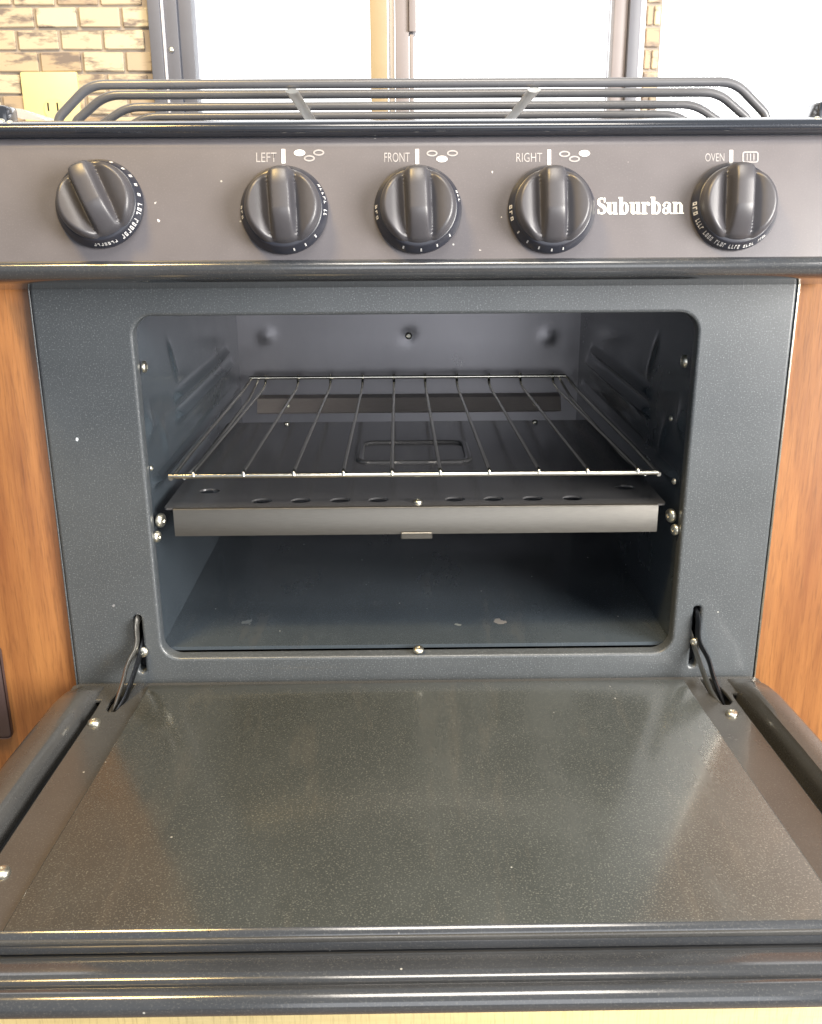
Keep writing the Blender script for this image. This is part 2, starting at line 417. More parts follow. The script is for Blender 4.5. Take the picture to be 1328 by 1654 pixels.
wpart(win, 'seal', 0.2737, 0.2813, WY-0.004, WY+0.03, 1.0, 1.42, 'framelt')
wpart(win, 'sill', -0.2478, 0.2438, WY-0.01, WY+0.03, 1.0, 1.030, 'framelt')
wpart(win, 'pane', -0.2478, -0.0417, WY+0.020, WY+0.024, 1.031, 1.42, 'glass', 0)
wpart(win, 'pane', 0.0127, 0.2438, WY+0.014, WY+0.018, 1.031, 1.42, 'glass', 0)
win2 = empty('window', 'wide overexposed window beyond the narrow tile strip at far right', 'window', (0.6, WY, 1.0))
def w2(name, x0, x1, y0, y1, z0, z1, mat, bev=0.001):
    bm = bmesh.new(); box(bm, x0-0.6, x1-0.6, y0-WY, y1-WY, z0-1.0, z1-1.0, bev); return obj(name, bm, mat, win2)
w2('frame', 0.2998, 0.3020, WY-0.002, WY+0.03, 1.0, 1.42, 'white')
w2('frame', 0.90, 0.93, WY-0.002, WY+0.03, 1.0, 1.42, 'white')
w2('sill', 0.3022, 0.8998, WY-0.004, WY+0.03, 1.0, 1.022, 'white')
w2('pane', 0.3022, 0.8998, WY+0.014, WY+0.018, 1.023, 1.42, 'glass', 0)

# cabinets
cabL = empty('cabinet', 'brown wood cabinet side left of the oven with a dark edge strip', 'cabinet', (-0.40, 0.0, 0.0))
bm = bmesh.new(); box(bm, -0.0, 0.1428, 0.006, 0.04, 0.0, 0.908, 0.0015); obj('face_stile', bm, 'wood', cabL)
bm = bmesh.new(); box(bm, -0.30, -0.0008, 0.004, 0.04, 0.0, 0.908, 0.0015); obj('face_stile', bm, 'wood', cabL)
bm = bmesh.new(); box(bm, 0.060, 0.0892, 0.001, 0.0052, 0.556, 0.634, 0.004); obj('edge_strip', bm, 'darkstrip', cabL)  # thin dark strip laid over the stile
cabR = empty('cabinet', 'orange brown wood cabinet side right of the oven', 'cabinet', (0.40, 0.0, 0.0))
bm = bmesh.new(); box(bm, -0.1428, 0.30, 0.006, 0.04, 0.0, 0.908, 0.0015); obj('face_frame', bm, 'wood', cabR)
cabB = empty('drawer_front', 'pale yellow wood drawer front under the oven door', 'drawer', (0, 0.0, 0.25))
bm = bmesh.new(); box(bm, -0.42, 0.42, -0.016, 0.0025, -0.20, 0.20, 0.003); obj('drawer_panel', bm, 'palewood', cabB)

# ================================================================ range
RB = Vector((0, 0.0, 0.58))
R = empty('gas_range', 'black four knob row gas range with its oven door open', 'gas range', RB)
R['label'] = 'black enamel gas range with five knobs and its oven door dropped open'
def shift(bm, b=RB):
    bmesh.ops.translate(bm, verts=bm.verts, vec=-Vector(b)); return bm
def rpart(name, bm, mat, parent=None, angle=35):
    return obj(name, shift(bm), mat, parent or R, angle=angle)

# oven face with rounded opening and hinge slots
loops = [rrect(-0.2555, 0.2555, 0.590, 0.912, 0.002, 3), rrect(-0.1898, 0.1912, 0.6236, 0.8757, 0.0135),
         rrect(-0.2082, -0.2030, 0.612, 0.6585, 0.0022, 4), rrect(0.2055, 0.2107, 0.612, 0.661, 0.0022, 4)]
me = plate_mesh('oven_face', loops, 0.012, 0.0022, Matrix.Translation(-RB) @ Matrix.Translation((0, 0.006, 0)) @ XZ, 'face')
face = link('oven_face', me, R)
# folded edges; bright metal on the right paints in the bevel's highlight
bm = bmesh.new(); box(bm, 0.2556, 0.2572, -0.0002, 0.012, 0.600, 0.910, 0.0004, 1); rpart('edge_trim', bm, 'chrome')
bm = bmesh.new(); box(bm, -0.2568, -0.2556, 0.0006, 0.012, 0.600, 0.910, 0.0004, 1); rpart('edge_trim', bm, 'face')

# cavity
def cav(name, fn, mat='cavity'):
    bm = bmesh.new(); fn(bm); return rpart(name, bm, mat)
CX0, CX1, CY0, CY1, CZ0, CZ1 = -0.1925, 0.1935, 0.0119, 0.445, 0.6275, 0.8805
def back(bm):
    nx, nz = 76, 50; rows = []
    bosses = [(-0.160, 0.803, 0.011, 0.0016), (0.157, 0.800, 0.011, 0.0016), (0.0, 0.802, 0.010, -0.002)]
    for j in range(nz+1):
        z = CZ0+(CZ1-CZ0)*j/nz; row = []
        for i in range(nx+1):
            x = CX0+(CX1-CX0)*i/nx; y = CY1
            for bx, bz, br, h in bosses: y -= h*math.exp(-((x-bx)**2+(z-bz)**2)/(br*0.6)**2)
            row.append(bm.verts.new((x, y, z)))
        rows.append(row)
    for j in range(nz):
        for i in range(nx): bm.faces.new((rows[j][i], rows[j][i+1], rows[j+1][i+1], rows[j+1][i]))
cav('back_wall', back, 'backsteel')
def side(sx):
    def f(bm):
        ny, nz = 150, 110; rows = []
        x0 = CX0 if sx < 0 else CX1
        def ridge(y, z, y0, y1, zc, w, h):
            m = 1/(1+math.exp(-(y-y0)/0.003))*1/(1+math.exp((y-y1)/0.003))
            return h*m*math.exp(-((z-zc)/w)**2)
        for j in range(nz+1):
            z = CZ0+(CZ1-CZ0)*j/nz; row = []
            for i in range(ny+1):
                y = CY0+(CY1-CY0)*i/ny
                d = ridge(y, z, 0.12, 0.37, 0.7975, 0.0035, 0.0055)+ridge(y, z, 0.12, 0.39, 0.7815, 0.0035, 0.0055)
                d += ridge(y, z, 0.03, 0.41, 0.752, 0.003, 0.006)
                d += 0.004*math.exp(-((y-0.028)**2+(z-0.794)**2)/0.010**2)
                d += 0.0022*math.exp(-((y-(0.112+(0.8414-z)*0.65))/0.005)**2)/(1+math.exp(-(z-0.812)/0.0025))/(1+math.exp((z-0.842)/0.0025))
                d += 0.002*math.exp(-((y-(0.066+(0.79-z)*0.5))/0.007)**2)/(1+math.exp(-(z-0.762)/0.003))/(1+math.exp((z-0.788)/0.003))
                row.append(bm.verts.new((x0-sx*d, y, z)))
            rows.append(row)
        for j in range(nz):
            for i in range(ny): bm.faces.new((rows[j][i], rows[j][i+1], rows[j+1][i+1], rows[j+1][i]))
    return f
cav('side_wall', side(-1)); cav('side_wall', side(1))
cav('oven_roof', lambda b: box(b, CX0-0.003, CX1+0.003, CY0, CY1+0.003, CZ1+0.0002, CZ1+0.003))
cav('oven_floor', lambda b: box(b, CX0-0.003, CX1+0.003, CY0, CY1+0.003, CZ0-0.003, CZ0-0.0002))
# outer casing round the cavity
for nm, b in (('side_panel', (-0.2525, -0.2505, 0.013, 0.545, 0.50, 0.974)), ('side_panel', (0.2505, 0.2525, 0.013, 0.545, 0.50, 0.974)),
              ('back_panel', (-0.2525, 0.2525, 0.5455, 0.5475, 0.50, 0.974)), ('bottom_panel', (-0.2525, 0.2525, 0.013, 0.5475, 0.4975, 0.4995))):
    cav(nm, lambda q, b=b: box(q, *b), 'black')
cav('lower_skirt', lambda q: box(q, -0.2525, 0.2525, 0.0122, 0.0128, 0.50, 0.6225), 'dark')
for x0, x1 in ((-0.2505, -0.1945), (0.1955, 0.2505)):
    cav('hinge_housing', lambda q, x0=x0, x1=x1: box(q, x0, x1, 0.040, 0.042, 0.58, 0.72), 'dark')
# back ledge with its screws
bm = bmesh.new(); extrude_x(bm, [(0.4445, 0.7360), (0.4300, 0.7345), (0.4225, 0.7200), (0.4232, 0.7185), (0.4445, 0.7185)], -0.172, 0.172); led = rpart('back_ledge', bm, 'ledge')
for x in (-0.138, 0.143): screw(R, (x, 0.4262, 0.7275), (0, -1, 0.45), 0.75, RB)

# heat shield above the broiler space
sh_loops = [rrect(-0.1835, 0.1835, 0.0165, 0.300, 0.003, 3)]
for x in (-0.1143, -0.0854, -0.0560, -0.0276, 0.0296, 0.0583, 0.0876, 0.1174): sh_loops.append(ell(x, 0.0325, 0.0076, 0.0062, 18))
sh_loops.append(ell(0.1626, 0.0595, 0.008, 0.0065, 18)); sh_loops.append(ell(-0.158, 0.0595, 0.008, 0.0065, 18))
me = plate_mesh('heat_shield', sh_loops, 0.0014, 0, Matrix.Translation(-RB) @ Matrix.Translation((0, 0, 0.7353)), 'shield')
shd = link('heat_shield', me, R)
bm = bmesh.new(); extrude_x(bm, [(0.0165, 0.7362), (0.0148, 0.7357), (0.0140, 0.7345), (0.0140, 0.7152), (0.0154, 0.7150), (0.0156, 0.7340), (0.0165, 0.7346)], -0.1762, 0.1772, n=1)
rpart('shield_lip', bm, 'lip', shd).location = (0, 0, 0)
bm = bmesh.new(); box(bm, -0.011, 0.012, 0.0118, 0.0136, 0.7118, 0.7170, 0.0006, 1); rpart('clip', bm, 'lip', shd)
# embossed rectangle on the shield
bm = bmesh.new()
lp = [Vector((x, y, 0.7362)) for x, y in rrect(-0.046, 0.048, 0.139, 0.210, 0.012, 6)]
tube(bm, lp, (0.0022, 0.0035), 8, True, flat=(0, 0, 1)); rpart('embossed_rib', bm, 'shield', shd)
screw(shd, (0.0017, 0.0250, 0.7361), (0, 0, 1), 0.8, RB)
for x in (-0.1235, 0.124): screw(shd, (x, 0.292, 0.7361), (0, 0, 1), 0.7, RB)

# screws round the opening
for p, n_, s in [((-0.1895, 0.018, 0.839), (1, 0, 0), 1.0), ((0.1895, 0.018, 0.840), (-1, 0, 0), 1.1),
                 ((-0.1870, 0.016, 0.7270), (1, -0.4, 0), 1.25), ((0.1880, 0.016, 0.7270), (-1, -0.4, 0), 1.25),
                 ((-0.1885, 0.0085, 0.7170), (1, -0.4, 0), 1.0), ((0.1895, 0.0085, 0.7185), (-1, -0.4, 0), 1.0),
                 ((-0.1895, 0.014, 0.767), (1, 0, 0), 0.5), ((0.1880, 0.016, 0.753), (-1, -0.2, 0), 0.55),
                 ((0.1855, 0.028, 0.797), (-1, -0.3, 0), 0.45),
                 ((0.0014, 0.0040, 0.6262), (0, -0.35, 1), 0.95),
                 ((-0.1525, 0.009, 0.8790), (0, -0.2, -1), 1.1), ((0.1546, 0.010, 0.8790), (0, -0.2, -1), 1.1),
                 ((0.0, 0.4445, 0.802), (0, -1, 0), 0.9)]:
    screw(R, p, n_, s, RB)

# control panel: its own frame, local x, y up the slope, z out of the face
PT = math.atan2(0.0735, 0.02)
P0 = Vector((0, -0.05, 0.910))
bm = bmesh.new()
prof = [(0.0830, -0.014), (0.0805, -0.0065), (0.0790, -0.0036), (0.0770, -0.0014), (0.0745, -0.0002), (0.0720, 0.0), (0.0046, 0.0), (0.0046, -0.010), (0.0700, -0.055)]
extrude_x(bm, prof, -0.276, 0.274, n=40)
cp = obj('control_panel', bm, 'panel', R, P0-RB, (PT, 0, 0), 50)
bm = bmesh.new()
extrude_x(bm, [(0.0046, 0.0001), (0.0034, 0.0014), (0.0020, 0.0024), (0.0002, 0.0028), (-0.0022, 0.0022), (-0.0046, 0.0004), (-0.0063, -0.0030), (-0.0070, -0.0080), (-0.0060, -0.016), (-0.0030, -0.050), (0.0030, -0.050), (0.0046, -0.0095)], -0.276, 0.274, n=40)
obj('panel_lip', bm, 'gloss', cp, angle=50)  # darker than the panel; shade on the downturned edge is painted in
def pp(name, me, x, y, z=0.0002):
    return link(name, me, cp, (x, y, z))
def flat_mesh(name, loops, mat):
    return plate_mesh(name, loops, 0.0001, 0, Matrix.Identity(4), mat)
for body, x0, x1, y0, y1 in (('LEFT', -0.0966, -0.0842, 0.0633, 0.0690), ('FRONT', -0.0190, -0.0035, 0.0629, 0.0686),
                             ('RIGHT', 0.0612, 0.0770, 0.0625, 0.0680), ('OVEN', 0.1764, 0.1881, 0.0622, 0.0672)):
    me = text_mesh('lettering', body, 0.0075, 'printdim')
    xs = [v.co.x for v in me.vertices]; ys = [v.co.y for v in me.vertices]
    me.transform(Matrix.Translation((x0, y0, 0)) @ Matrix.Diagonal(((x1-x0)/(max(xs)-min(xs)), (y1-y0)/(max(ys)-min(ys)), 1, 1)) @ Matrix.Translation((-min(xs), -min(ys), 0)))
    pp('lettering', me, 0, 0)
for x, y0, y1 in ((-0.0801, 0.0625, 0.0710), (0.00095, 0.0617, 0.0706), (0.0812, 0.0609, 0.0698), (0.19225, 0.0612, 0.0690)):
    pp('index_mark', flat_mesh('index_mark', [[(x-0.0011, y0), (x+0.0011, y0), (x+0.0011, y1), (x-0.0011, y1)]], 'print'), 0, 0)
def ring(cx, cy, filled):
    L = [ell(cx, cy, 0.0034, 0.0019)]
    if not filled: L.append(ell(cx, cy, 0.0024, 0.0010))
    return L
for i, pts in enumerate((((-0.0703, 0.0687), (-0.0644, 0.0654), (-0.0587, 0.0688)), ((0.0100, 0.0680), (0.0160, 0.0646), (0.0224, 0.0680)),
                         ((0.0906, 0.0672), (0.0966, 0.0642), (0.1027, 0.0675)))):
    for k, (x, y) in enumerate(pts):
        on = (0, 1, 2)[i] == k
        pp('burner_symbol', flat_mesh('burner_symbol', ring(x, y, on), 'print' if on else 'printdim'), 0, 0)
ov = [rrect(0.1991, 0.2090, 0.0614, 0.0681, 0.0015, 4), rrect(0.1999, 0.2082, 0.0621, 0.0674, 0.0010, 4)]
o = pp('oven_symbol', flat_mesh('oven_symbol', ov, 'printdim'), 0, 0)
for x in (0.2020, 0.2040, 0.2061):
    b = [[(x-0.00032, 0.0626), (x+0.00032, 0.0626), (x+0.00032, 0.0669), (x-0.00032, 0.0669)]]
    o2 = pp('oven_symbol', flat_mesh('oven_symbol', b, 'printdim'), 0, 0)

# bold slab-serif lettering, built glyph by glyph from outlines
def stroke(pts, ws):
    L, Rr = [], []
    for i, (x, y) in enumerate(pts):
        a = pts[max(i-1, 0)]; b = pts[min(i+1, len(pts)-1)]
        dx, dy = b[0]-a[0], b[1]-a[1]; l = math.hypot(dx, dy) or 1
        w = ws[i]/2 if isinstance(ws, (list, tuple)) else ws/2
        L.append((x-dy/l*w, y+dx/l*w)); Rr.append((x+dy/l*w, y-dx/l*w))
    return L+Rr[::-1]
def rect(x0, x1, y0, y1): return [(x0, y0), (x1, y0), (x1, y1), (x0, y1)]
def arcpts(cx, cy, rx, ry, a0, a1, n=14):
    return [(cx+rx*math.cos(math.radians(a0+(a1-a0)*k/n)), cy+ry*math.sin(math.radians(a0+(a1-a0)*k/n))) for k in range(n+1)]
def bowl(cx, cy, rx, ry, t, th):    # closed bowl: heavy at the sides, thin at top and bottom
    return [ell(cx, cy, rx, ry, 24), ell(cx, cy, rx-t, ry-th, 24)]
XH = 0.70; ST = 0.205
def gl_S():
    top = arcpts(0.30, 0.735, 0.20, 0.20, 30, 180, 10); mid = [(0.14, 0.62), (0.24, 0.55), (0.36, 0.48), (0.46, 0.40)]
    bot = arcpts(0.29, 0.26, 0.21, 0.21, 10, -150, 12)
    pts = top[:-1]+mid+bot; n = len(pts)
    ws = [0.07+0.15*math.exp(-((i/(n-1)-0.5)/0.22)**2) for i in range(n)]
    return [[stroke(pts, ws)], [rect(0.44, 0.52, 0.70, 0.97)], [rect(0.06, 0.14, 0.03, 0.30)]], 0.58
def gl_u():
    return [[rect(0.07, 0.07+ST, 0.12, XH)], [rect(0.0, 0.20, XH-0.07, XH)],
            [stroke(arcpts(0.26, 0.20, 0.15, 0.15, 190, 330, 8), [0.13]*5+[0.09]*4)],
            [rect(0.41, 0.41+ST, 0.0, XH)], [rect(0.33, 0.45, XH-0.07, XH)], [rect(0.58, 0.68, 0.0, 0.07)]], 0.70
def gl_b():
    return [[rect(0.07, 0.07+ST, 0.0, 1.0)], [rect(0.0, 0.15, 0.93, 1.0)], bowl(0.37, 0.35, 0.26, 0.365, 0.17, 0.09)], 0.68
def gl_r():
    return [[rect(0.07, 0.07+ST, 0.0, XH)], [rect(0.0, 0.15, XH-0.07, XH)], [rect(0.0, 0.36, 0.0, 0.07)],
            [stroke(arcpts(0.38, 0.50, 0.15, 0.17, 170, 70, 7), 0.08)], [ell(0.44, 0.58, 0.085, 0.095)]], 0.54
def gl_a():
    return [bowl(0.24, 0.19, 0.22, 0.20, 0.14, 0.07), [rect(0.33, 0.33+ST, 0.08, 0.52)],
            [stroke(arcpts(0.29, 0.52, 0.19, 0.155, 165, 0, 9), [0.07]*7+[0.14]*3)], [ell(0.12, 0.52, 0.08, 0.085)],
            [rect(0.50, 0.62, 0.0, 0.08)]], 0.63
def gl_n():
    return [[rect(0.07, 0.07+ST, 0.0, XH)], [rect(0.0, 0.15, XH-0.07, XH)], [rect(0.0, 0.33, 0.0, 0.07)],
            [stroke(arcpts(0.38, 0.48, 0.15, 0.165, 170, 20, 8), [0.08]*5+[0.12]*4)], [rect(0.42, 0.42+ST, 0.0, 0.54)], [rect(0.36, 0.70, 0.0, 0.07)]], 0.73
G = {'S': gl_S, 'u': gl_u, 'b': gl_b, 'r': gl_r, 'a': gl_a, 'n': gl_n}
pen = 0; glyphs = []
for ch in 'Suburban':
    parts, adv = G[ch](); glyphs.append((pen, parts)); pen += adv + 0.02
LW, LH, LX, LY = 0.1640-0.1102, 0.0103, 0.1102, 0.0308
for off, parts in glyphs:
    bmx = bmesh.new()
    for k, lps in enumerate(parts):
        lps = [[(LX+(off+x)*LW/pen, LY+y*LH) for x, y in lp] for lp in lps]
        me = flat_mesh('t', lps, 'logo'); me.transform(Matrix.Translation((0, 0, 0.00004*k))); bmx.from_mesh(me); bpy.data.meshes.remove(me)
    me = bpy.data.meshes.new('logo_letter'); bmx.to_mesh(me); bmx.free(); finish(me, 'logo')
    pp('logo_letter', me, 0, 0)

# knobs
def knob_cap():
    bm = bmesh.new(); NA, NR = 96, 40; Rc = 0.0222
    def h(x, y):
        r = math.hypot(x, y)/Rc; ax = abs(x)
        yn = y/Rc
        ridge = 0.0232 - 0.0075*max(0, -yn-0.15)**1.6*2.2 - 0.0035*max(0, yn-0.45)**2*3.0
        ridge -= 0.0010*(ax/0.006)**2
        d = max(0, ax-0.0062)
        sidez = 0.0105 + 0.0068*(1-math.exp(-(d/0.0055)**1.5))
        k = 1/(1+math.exp((ax-0.0068)/0.00045))
        z = ridge*k + sidez*(1-k)
        if r > 0.86: z -= 0.0030*((r-0.86)/0.14)**2.2
        return z
    c = bm.verts.new((0, 0, h(0, 0))); rings = []
    for i in range(1, NR+1):
        s = (i/NR)**0.9; rings.append([bm.verts.new((Rc*s*math.cos(2*PI*k/NA), Rc*s*math.sin(2*PI*k/NA), h(Rc*s*math.cos(2*PI*k/NA), Rc*s*math.sin(2*PI*k/NA)))) for k in range(NA)])
    for k in range(NA): bm.faces.new((c, rings[0][k], rings[0][(k+1) % NA]))
    rings.append([bm.verts.new((1.02*Rc*math.cos(2*PI*k/NA), 1.02*Rc*math.sin(2*PI*k/NA), min(0.0128, rings[NR-1][k].co.z-0.001))) for k in range(NA)])
    rings.append([bm.verts.new((1.03*Rc*math.cos(2*PI*k/NA), 1.03*Rc*math.sin(2*PI*k/NA), 0.0085)) for k in range(NA)])
    for a, b in zip(rings, rings[1:]):
        for k in range(NA): bm.faces.new((a[k], b[k], b[(k+1) % NA], a[(k+1) % NA]))
    bmesh.ops.recalc_face_normals(bm, faces=bm.faces)
    me = bpy.data.meshes.new('knob'); bm.to_mesh(me); bm.free(); return finish(me, 'knob', 50)
def knob_skirt():
    bm = bmesh.new(); seg = 72
    prof = [(0.0248, 0.0006), (0.0264, 0.0010), (0.0266, 0.0026), (0.0262, 0.0036), (0.0237, 0.0086), (0.0231, 0.0092), (0.0200, 0.0092)]
    rr = [[bm.verts.new((r*math.cos(2*PI*k/seg), r*math.sin(2*PI*k/seg), z)) for k in range(seg)] for r, z in prof]
    for a, b in zip(rr, rr[1:]):
        for k in range(seg): bm.faces.new((a[k], b[k], b[(k+1) % seg], a[(k+1) % seg]))
    bmesh.ops.recalc_face_normals(bm, faces=bm.faces)
    me = bpy.data.meshes.new('skirt'); bm.to_mesh(me); bm.free(); return finish(me, 'skirt', 50)
def skirt_pt(a, s):     # a degrees, s 0 outer .. 1 inner on the cone
    r = 0.0263+(0.0238-0.0263)*s; z = 0.0036+(0.0086-0.0036)*s
    n = Vector((0.005*math.cos(math.radians(a)), 0.005*math.sin(math.radians(a)), 0.0025)).normalized()*0.00012
    return Vector((r*math.cos(math.radians(a)), r*math.sin(math.radians(a)), z))+n
def mark_mesh(spec):
    bm = bmesh.new()
    for a0, a1, s0, s1 in spec:
        n = max(1, int(abs(a1-a0)/3)); prev = None
        for k in range(n+1):
            a = a0+(a1-a0)*k/n; cur = (bm.verts.new(skirt_pt(a, s0)), bm.verts.new(skirt_pt(a, s1)))
            if prev: bm.faces.new((prev[0], cur[0], cur[1], prev[1]))
            prev = cur
    bmesh.ops.recalc_face_normals(bm, faces=bm.faces)
    me = bpy.data.meshes.new('dial_print'); bm.to_mesh(me); bm.free(); return finish(me, 'dialprint')
def chars(a0, a1, n, s0=0.15, s1=0.8):   # a worn run of tiny characters along the skirt
    out = []; da = (a1-a0)/n; rnd = random.Random(int(a0*7+n))
    for k in range(n):
        a = a0+da*k; w = abs(da)*0.62*(1 if da > 0 else -1)
        t = rnd.randrange(3)
        out.append((a, a+w*0.34, s0, s1))
        if t != 0: out.append((a, a+w, s1-0.18, s1))
        if t != 1: out.append((a, a+w, s0, s0+0.18))
        if t == 2: out.append((a+w*0.66, a+w, s0, s1))
    return out
CAP, SKIRT = knob_cap(), knob_skirt()
def dash(*aa): return [[(a, a+(4 if w else 2), .25, .72)] for a, w in aa]
MARKS = [
    dash((68, 1), (50, 1), (36, 1), (22, 1), (8, 1)) + [chars(-2, -20, 3), chars(-24, -58, 6), chars(-64, -98, 7, 0.25, 0.7)],
    [chars(34, 4, 5, .2, .7), chars(-2, -12, 2), chars(176, 196, 3, .2, .7)] + dash((-42, 0), (-60, 0), (-77, 0)),
    [chars(24, 6, 3, .2, .7), chars(176, 198, 3, .2, .7)] + dash((-42, 0), (-64, 0), (-87, 0), (-112, 0)),
    [chars(176, 200, 3, .2, .75)] + dash((214, 0), (232, 0), (250, 0), (268, 0), (284, 0)),
    [chars(176, 196, 3), chars(200, 216, 4), chars(220, 236, 4), chars(240, 256, 4), chars(260, 276, 4), chars(280, 296, 4, .2, .7), chars(302, 316, 4, .2, .7)]]
KN = [(-0.1911, 0.0383, 24, 'knob at far left with its grip turned towards upper left'), (-0.0798, 0.0340, 3, 'knob under the printed word LEFT'),
      (0.0011, 0.0339, 2, 'knob under the printed word FRONT'), (0.0822, 0.0334, 1, 'knob under the printed word RIGHT'), (0.1936, 0.0346, -2, 'knob under the printed word OVEN')]
pm = Matrix.Rotation(PT, 4, 'X')
for i, (x, y, a, lab) in enumerate(KN):
    k = link('knob', CAP, R); k.location = P0-RB + pm @ Vector((x, y, 0)); k.rotation_euler = (PT, 0, 0)
    k.rotation_euler = (pm @ Matrix.Rotation(math.radians(a), 4, 'Z')).to_euler(); k['label'] = lab
    s = link('skirt', SKIRT, k)
    for grp in MARKS[i]:
        d = link('dial_print', mark_mesh(grp), k); d.rotation_euler = (0, 0, -math.radians(a))

# cooktop with bullnose front lip
bm = bmesh.new()
prof = [(-0.026, 0.9858), (-0.0300, 0.9862), (-0.0335, 0.9876), (-0.0348, 0.9894), (-0.0346, 0.9915), (-0.0325, 0.9935), (-0.0280, 0.9950), (-0.0240, 0.9956),
        (-0.018, 0.9960), (-0.012, 0.9935), (0.30, 0.9905), (0.56, 0.9905), (0.56, 0.975), (-0.02, 0.975)]
extrude_x(bm, prof, -0.276, 0.274, n=30); ct = rpart('cooktop', bm, 'black', angle=50)
for sx in (-1, 1):
    bm = bmesh.new()
    box(bm, sx*0.2585-0.0055, sx*0.2585+0.0055, -0.008, 0.012, 0.988, 1.0062, 0.002); rpart('corner_clip', bm, 'black')
    screw(R, (sx*0.2500, -0.0270, 0.9948), (0, -0.6, 1), 0.6, RB); screw(R, (sx*0.2440, -0.0290, 0.9942), (0, -0.7, 1), 0.45, RB)

# hinge arms
def strap(name, pts, wid, th, mat, up=(0, -1, 1)):
    bm = bmesh.new(); tube(bm, fillet(pts, 0.008, 5), (wid, th), 8, flat=up); return rpart(name, bm, mat)
for sx, x0 in ((-1, -0.2058), (1, 0.2080)):
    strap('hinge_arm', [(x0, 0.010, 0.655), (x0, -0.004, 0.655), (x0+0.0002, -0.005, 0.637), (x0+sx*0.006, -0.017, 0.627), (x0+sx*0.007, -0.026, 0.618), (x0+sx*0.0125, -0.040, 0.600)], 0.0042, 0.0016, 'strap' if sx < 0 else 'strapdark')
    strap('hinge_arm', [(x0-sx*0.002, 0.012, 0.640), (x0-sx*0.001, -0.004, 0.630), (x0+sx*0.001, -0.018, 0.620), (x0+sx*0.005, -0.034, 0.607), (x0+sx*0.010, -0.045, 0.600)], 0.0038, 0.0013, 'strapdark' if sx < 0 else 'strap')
screw(R, (-0.2035, -0.0015, 0.6300), (0, -1, 0.1), 0.95, RB); screw(R, (0.2065, -0.004, 0.6345), (-0.6, -1, 0.1), 0.7, RB)

# ---- the open door
DB = Vector((0, 0, 0.597))
door = bpy.data.objects.new('oven_door', None); COL.objects.link(door); door.parent = R; door.location = DB-RB
def dpart(name, bm, mat, parent=None, angle=40): return obj(name, shift(bm, DB), mat, parent or door, angle=angle)
loops = [[(0.252, -0.0045), (0.256, -0.0085), (0.256, -0.0300), (0.2285, -0.0300), (0.2285, -0.045), (0.2320, -0.125), (0.2375, -0.2718), (-0.2375, -0.2718), (-0.2320, -0.125), (-0.2285, -0.045), (-0.2285, -0.0300), (-0.256, -0.0300), (-0.256, -0.0085), (-0.252, -0.0045)],
         [(-0.2105, -0.0065), (-0.2185, -0.0065), (-0.2215, -0.030), (-0.2215, -0.043), (-0.2185, -0.0475), (-0.2140, -0.0475), (-0.2105, -0.030)][::-1],
         [(0.2120, -0.0065), (0.2200, -0.0065), (0.2245, -0.030), (0.2250, -0.043), (0.2215, -0.0475), (0.2165, -0.0475), (0.2120, -0.030)]]
me = plate_mesh('door_frame', loops, 0.0030, 0.0008, Matrix.Translation((0, 0, 0.6045)) @ Matrix.Translation(-DB), 'rim')
link('door_frame', me, door)
bm = bmesh.new(); box(bm, -0.2575, 0.2575, -0.2900, -0.0065, 0.5862, 0.5970, 0.003); dpart('door_core', bm, 'dark')  # near-black, so the shade in the rim channels is part of the colour
# hinge pockets
for sx in (-1, 1):
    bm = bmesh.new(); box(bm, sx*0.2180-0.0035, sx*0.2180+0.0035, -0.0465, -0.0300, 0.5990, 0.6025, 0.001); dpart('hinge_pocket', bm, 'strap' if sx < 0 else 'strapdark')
# raised inner panel, its front edge rolled over
def panel_bm():
    bm = bmesh.new(); nx = 2
    prof = [(-0.0120, 0.6062), (-0.0125, 0.6078), (-0.0145, 0.6088), (-0.030, 0.6090), (-0.150, 0.6090), (-0.264, 0.6090), (-0.2672, 0.6087), (-0.2672, 0.6000), (-0.2640, 0.5985), (-0.020, 0.5985)]
    def hw(y): return 0.1990+0.0105*min(1, max(0, (-y-0.03)/0.235))
    m = len(prof)
    xs = [-1, -0.9965, -0.990, 0.990, 0.9965, 1]; dz = [-0.0028, -0.0008, 0, 0, -0.0008, -0.0028]
    rows = [[bm.verts.new((hw(y)*s, y, z+(d if z > 0.6075 else 0))) for y, z in prof] for s, d in zip(xs, dz)]
    for i in range(len(xs)-1):
        for k in range(m): bm.faces.new((rows[i][k], rows[i][(k+1) % m], rows[i+1][(k+1) % m], rows[i+1][k]))
    bm.faces.new(rows[0]); bm.faces.new(rows[-1]); return bm
dpart('inner_panel', panel_bm(), 'door')
bm = bmesh.new()
extrude_x(bm, [(-0.2673, 0.6087), (-0.2685, 0.6082), (-0.2700, 0.6068), (-0.2711, 0.6042), (-0.2717, 0.6010), (-0.2718, 0.5985), (-0.2673, 0.5985)], -0.2093, 0.2093, n=20)
dpart('panel_edge', bm, 'gloss', angle=60)
